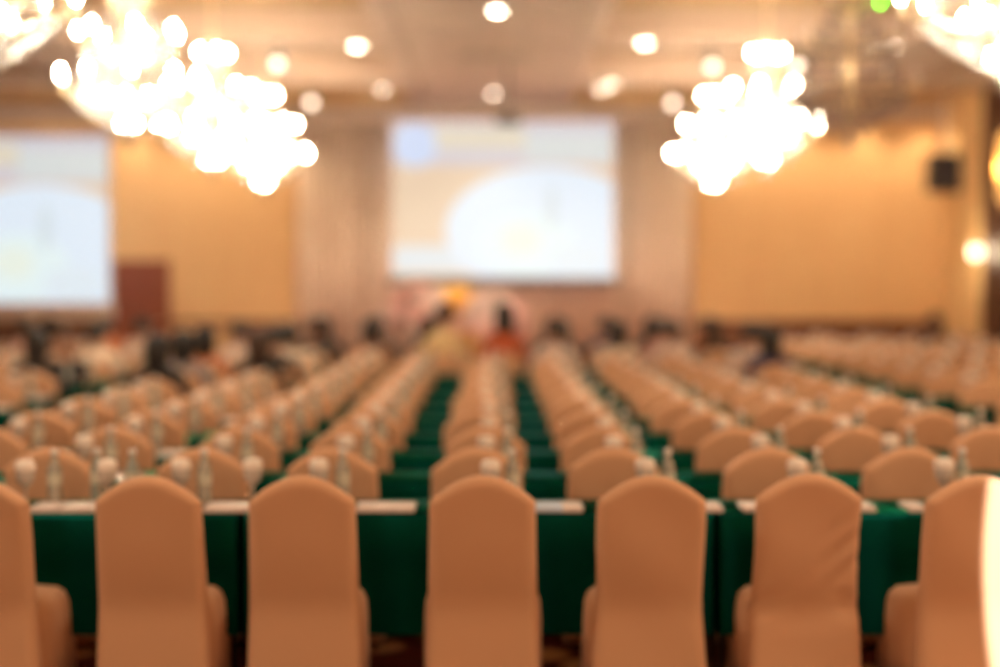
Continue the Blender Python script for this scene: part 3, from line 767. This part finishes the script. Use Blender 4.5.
# ------------------------------------------------------------------ people
def person_mesh(pose):
    V, E, R = [], [], []
    def add(p, r, par=None):
        V.append(p); R.append(r); i = len(V)-1
        if par is not None: E.append((par, i))
        return i
    pel = add((0, 0.15, 0.565), (0.15, 0.115))
    sp = add((0, 0.13, 0.74), (0.135, 0.10), pel); chst = add((0, 0.11, 0.93), (0.155, 0.105), sp); up = add((0, 0.115, 1.03), (0.10, 0.075), chst)
    nk = add((0, 0.125, 1.10), (0.052, 0.055), up); jaw = add((0, 0.15, 1.165), (0.068, 0.08), nk)
    mid = add((0, 0.145, 1.235), (0.078, 0.095), jaw); crn = add((0, 0.135, 1.295), (0.072, 0.088), mid); add((0, 0.13, 1.335), (0.04, 0.05), crn)
    add((0, 0.262, 1.222), (0.012, 0.012), mid)
    for s in (-1, 1):
        add((s*0.092, 0.135, 1.228), (0.014, 0.02), mid)
        sh = add((s*0.17, 0.11, 1.00), (0.066, 0.066), up)
        if pose == 0:
            el = add((s*0.245, 0.13, 0.80), (0.045, 0.045), sh); wr_ = add((s*0.16, 0.31, 0.80), (0.030, 0.026), el); d = Vector((-s*0.10, 1, -0.02))
        elif pose == 1:
            el = add((s*0.24, 0.06, 0.76), (0.045, 0.045), sh); wr_ = add((s*0.12, 0.215, 0.69), (0.030, 0.026), el); d = Vector((-s*0.7, 0.5, -0.25))
        else:
            if s < 0: el = add((s*0.24, 0.13, 0.80), (0.045, 0.045), sh); wr_ = add((s*0.14, 0.32, 0.805), (0.030, 0.026), el); d = Vector((-s*0.2, 1, -0.02))
            else: el = add((s*0.25, 0.20, 0.80), (0.045, 0.045), sh); wr_ = add((s*0.13, 0.27, 1.04), (0.030, 0.026), el); d = Vector((-s*0.4, -0.1, 0.8))
        d.normalize(); w0 = Vector(V[wr_]); palm = add(tuple(w0+d*0.06), (0.032, 0.017), wr_)
        side = d.cross(Vector((0, 0, 1))); side = side.normalized() if side.length > 0.1 else Vector((1, 0, 0))
        dn = d.cross(side).normalized()
        if dn.z > 0: dn = -dn
        for k, ln in enumerate((0.062, 0.070, 0.066, 0.052)):
            o = side*(-0.030+0.020*k); b0 = Vector(V[palm])+d*0.03+o
            f1 = add(tuple(b0), (0.009, 0.009), palm); f2 = add(tuple(b0+d*ln*0.55), (0.008, 0.008), f1); add(tuple(b0+d*ln*0.9+dn*0.012), (0.007, 0.007), f2)
        t1 = add(tuple(w0+d*0.035+side*(s*0.034)), (0.010, 0.010), palm); add(tuple(w0+d*0.075+side*(s*0.050)), (0.008, 0.008), t1)
        hp = add((s*0.085, 0.20, 0.545), (0.088, 0.080), pel); kn = add((s*0.115, 0.585, 0.545), (0.060, 0.060), hp)
        an = add((s*0.115, 0.575, 0.09), (0.042, 0.042), kn); add((s*0.12, 0.70, 0.04), (0.042, 0.034), an)
    me = bpy.data.meshes.new('sk'); me.from_pydata(V, E, []); me.update()
    o = bpy.data.objects.new('sk', me); COL.objects.link(o)
    md = o.modifiers.new('skin', 'SKIN'); md.use_smooth_shade = True
    for i, r in enumerate(R):
        me.skin_vertices[0].data[i].radius = r if isinstance(r, tuple) else (r, r)
        me.skin_vertices[0].data[i].use_root = (i == 0)
    ss = o.modifiers.new('sub', 'SUBSURF'); ss.levels = 1; ss.render_levels = 1
    dg = bpy.context.evaluated_depsgraph_get(); dg.update()
    out = bpy.data.meshes.new_from_object(o.evaluated_get(dg))
    bpy.data.objects.remove(o)
    out.name = 'person_body'
    out.materials.clear()
    for m in (M['skin'], SHIRTS['white'], M['trousers'], M['black']): out.materials.append(m)
    for p in out.polygons:
        x, y, z = p.center; p.use_smooth = True
        if z > 1.085: k = 0
        elif z < 0.075: k = 3
        elif z < 0.60 or (z < 0.66 and y > 0.30): k = 2
        else: k = 1
        if pose == 0 and z > 0.70 and y > 0.285: k = 0
        if pose == 1 and 0.60 < z < 0.72 and y > 0.20 and abs(x) < 0.13: k = 0
        if pose == 2 and x < 0 and z > 0.70 and y > 0.285: k = 0
        if pose == 2 and x > 0 and y > 0.24 and z > 1.0: k = 0
        p.material_index = k
    return out
PM = [person_mesh(k) for k in range(3)]
def hair_mesh(kind, m):
    mb = MB(); n, rows = 18, 15; rings = []
    for j in range(rows+1):
        ph = PI*0.5*(1-j/rows*1.0)         # from the crown down
        ring = []
        for k in range(n):
            a = 2*PI*k/n; back = -math.sin(a)   # 1 at the back of the head
            low = {0: -0.055, 1: -0.20, 2: -0.10}[kind]
            t = j/rows
            ang = t*PI*0.5
            r = math.sin(ang) if t < 0.8 else 0.951+0.03*math.sin((t-0.8)/0.2*PI)-(0.22 if kind == 1 else 0.10)*((t-0.8)/0.2)**2
            drop = 0.118*math.cos(ang)
            z = 1.245 + drop if t < 0.8 else 1.245 + 0.118*math.cos(0.8*PI/2) - (t-0.8)/0.2*(0.037 - (low if back > -0.15 else 0.0)*1.0)
            front = max(0.0, -back)
            rr = 1 - 0.06*front
            x = 0.104*r*math.cos(a)*(1.10 if kind == 1 else 1.03)
            y = 0.132 + 0.122*r*math.sin(a)*rr - (0.012 if kind else 0)
            if front > 0.35 and t > 0.55: z = max(z, 1.275); y = min(y, 0.245)
            ring.append((x, y, z))
        rings.append(ring)
    mb.loft(rings[::-1], (True, True))
    if kind == 2:
        mb.lathe([(0.02, -0.05), (0.05, -0.03), (0.058, 0.0), (0.05, 0.03), (0.02, 0.05)], 10, (0, -0.005, 1.27))
    return mb.mesh('hair', m)
HAIR = {(k, c): hair_mesh(k, M[c]) for k in range(3) for c in ('hair', 'hairbrown')}
EYE = MB().octa((0, 0, 0), 0.011, 0.008).mesh('eye', M['eye'])
MOUTH = MB().octa((0, 0, 0), 0.022, 0.007).mesh('mouth', M['lips'])
def person(key, r, c, shirt, hair, pose, label, hc='hair', dx=0, rot=0.0, sc=1.0):
    cols = BLOCKS[key][0]; x = cols[c]+dx; y = ROW0+PITCH*r
    ch_ = SEATS.get((key, r, c))
    for it in ITEMS.get((key, r, c), ()): it.location.y = y + 0.63      # pushed to the far side of the table
    if ch_: ch_.location = (x, y, 0); ch_.rotation_euler.z = rot
    t = thing('person', label, 'person', (x, y, 0), rot, 'seated audience', PM[pose])
    t.scale = (0.97, 1.0, 1.09 if shirt in ('yellow', 'red') else 0.95)
    t.material_slots[1].link = 'OBJECT'; t.material_slots[1].material = SHIRTS[shirt]
    link('hair', HAIR[(hair, hc)], t)
    for s in (-1, 1): link('eye', EYE, t, (s*0.032, 0.231, 1.245))
    link('mouth', MOUTH, t, (0, 0.222, 1.185))
    return t
# middle block: the people in the front rows, seen from behind
PEOPLE = [
 ('mid', 6, 0, 'black', 1, 0, 'person in black with long dark hair, rearmost of the audience in the middle block'),
 ('mid', 7, 0, 'grey', 1, 0, 'person in grey shirt with long dark hair at the door-side aisle'),
 ('mid', 8, 0, 'orange', 1, 1, 'person in rust top ahead of the grey shirt at the door-side aisle'),
 ('mid', 7, 1, 'black', 1, 0, 'person in black with long hair beside the grey shirt'),
 ('mid', 8, 1, 'black', 0, 0, 'person in black with short hair, beside the rust top'),
 ('mid', 9, 1, 'cream', 2, 1, 'person in cream top with hair tied up, ahead of the black shirts'),
 ('mid', 10, 0, 'white', 0, 0, 'person in white shirt at the door-side aisle of the middle block'),
 ('mid', 11, 1, 'black', 0, 0, 'person in black shirt with short black hair, second seat near the front'),
 ('mid', 11, 2, 'brown', 1, 1, 'person in brown top with long black hair, hands resting on lap'),
 ('mid', 12, 1, 'black', 1, 0, 'person in black with long hair in the frontmost row, door side'),
 ('mid', 12, 2, 'black', 0, 2, 'person in black shirt leaning head toward raised hand'),
 ('mid', 10, 3, 'yellow', 0, 0, 'person in a yellow shirt seated before the lectern', 0.26),
 ('mid', 10, 4, 'red', 1, 0, 'person in an orange-red top with long dark hair', 0.20),
 ('mid', 12, 4, 'grey', 0, 0, 'person in grey shirt seated ahead of the orange-red top', 0.25),
 ('mid', 10, 5, 'white', 0, 1, 'person in white shirt seated next to the orange-red top', 0.07),
 ('mid', 12, 5, 'black', 2, 0, 'person in black with hair tied in a bun', 0.15),
 ('mid', 10, 6, 'cream', 1, 0, 'person in cream top with full long black hair', 0.08),
 ('mid', 10, 7, 'white', 0, 0, 'person in white shirt two seats from the loudspeaker-side aisle'),
 ('mid', 11, 7, 'pink', 0, 2, 'person in pink shirt in front of a white shirt'),
 ('mid', 11, 8, 'black', 1, 0, 'person in black with long hair at the loudspeaker-side aisle', -0.1),
 ('mid', 12, 8, 'orange', 0, 0, 'person in rust orange shirt in the frontmost row at the aisle'),
 ('mid', 9, 8, 'white', 0, 0, 'person in white shirt at the loudspeaker-side aisle, behind the black long hair'),
 ('mid', 8, 8, 'navy', 1, 1, 'person in navy top at the loudspeaker-side aisle'),
 ('mid', 12, 3, 'black', 1, 0, 'person in black with long hair in the frontmost row before the lectern'),
 ('mid', 11, 5, 'black', 1, 0, 'person in black with long hair in front of the white shirt', 0.2),
 ('mid', 12, 6, 'navy', 0, 0, 'person in navy shirt in the frontmost row', 0.1),
 ('mid', 12, 7, 'black', 1, 1, 'person in black with long hair, frontmost row, next to the rust orange shirt'),
 ('spk', 14, 3, 'black', 0, 0, 'person in black far ahead in the loudspeaker-side block'),
 ('door', 7, 0, 'black', 1, 0, 'person in black with long hair at the aisle of the door-side block'),
 ('door', 9, 0, 'cream', 0, 0, 'person in cream shirt two rows ahead of the black long hair, door-side block'),
 ('door', 11, 0, 'white', 0, 2, 'person in white shirt near the wooden door with raised hand'),
 ('door', 10, 1, 'brown', 0, 0, 'person in brown shirt in the second seat of the door-side block'),
 ('door', 12, 1, 'orange', 0, 1, 'person in rust shirt in front near the wooden door'),
 ('door', 11, 2, 'pink', 0, 0, 'person in pink shirt seated before the legged screen'),
 ('door', 12, 2, 'brown', 1, 0, 'person in brown with long hair before the legged screen'),
 ('door', 9, 2, 'white', 0, 0, 'person in white shirt in the third seat of the door-side block'),
]
for i, p in enumerate(PEOPLE):
    person(*p[:7], hc='hairbrown' if i % 4 == 3 else 'hair', rot=random.uniform(-0.06, 0.06), dx=p[7] if len(p) > 7 else 0)
# black jacket over a chair back in the door-side block
ch = SEATS.get(('door', 8, 0))
if ch:
    mb = MB(); rings = []
    for (y, z, wd) in ((-0.19, 0.52, 0.21), (-0.185, 0.75, 0.23), (-0.165, 0.93, 0.20), (-0.09, 0.975, 0.19), (-0.02, 0.93, 0.20), (0.01, 0.72, 0.21)):
        rings.append([(-wd, y-0.008, z), (-wd*0.3, y-0.018, z+0.006), (wd*0.3, y-0.018, z+0.006), (wd, y-0.008, z), (wd, y+0.008, z), (-wd, y+0.008, z)])
    mb.loft(rings)
    thing('jacket', 'black jacket draped over a covered chair at the door-side aisle', 'jacket', ch.location, ch.rotation_euler.z, None, mb.mesh('jacket', SHIRTS['black']))
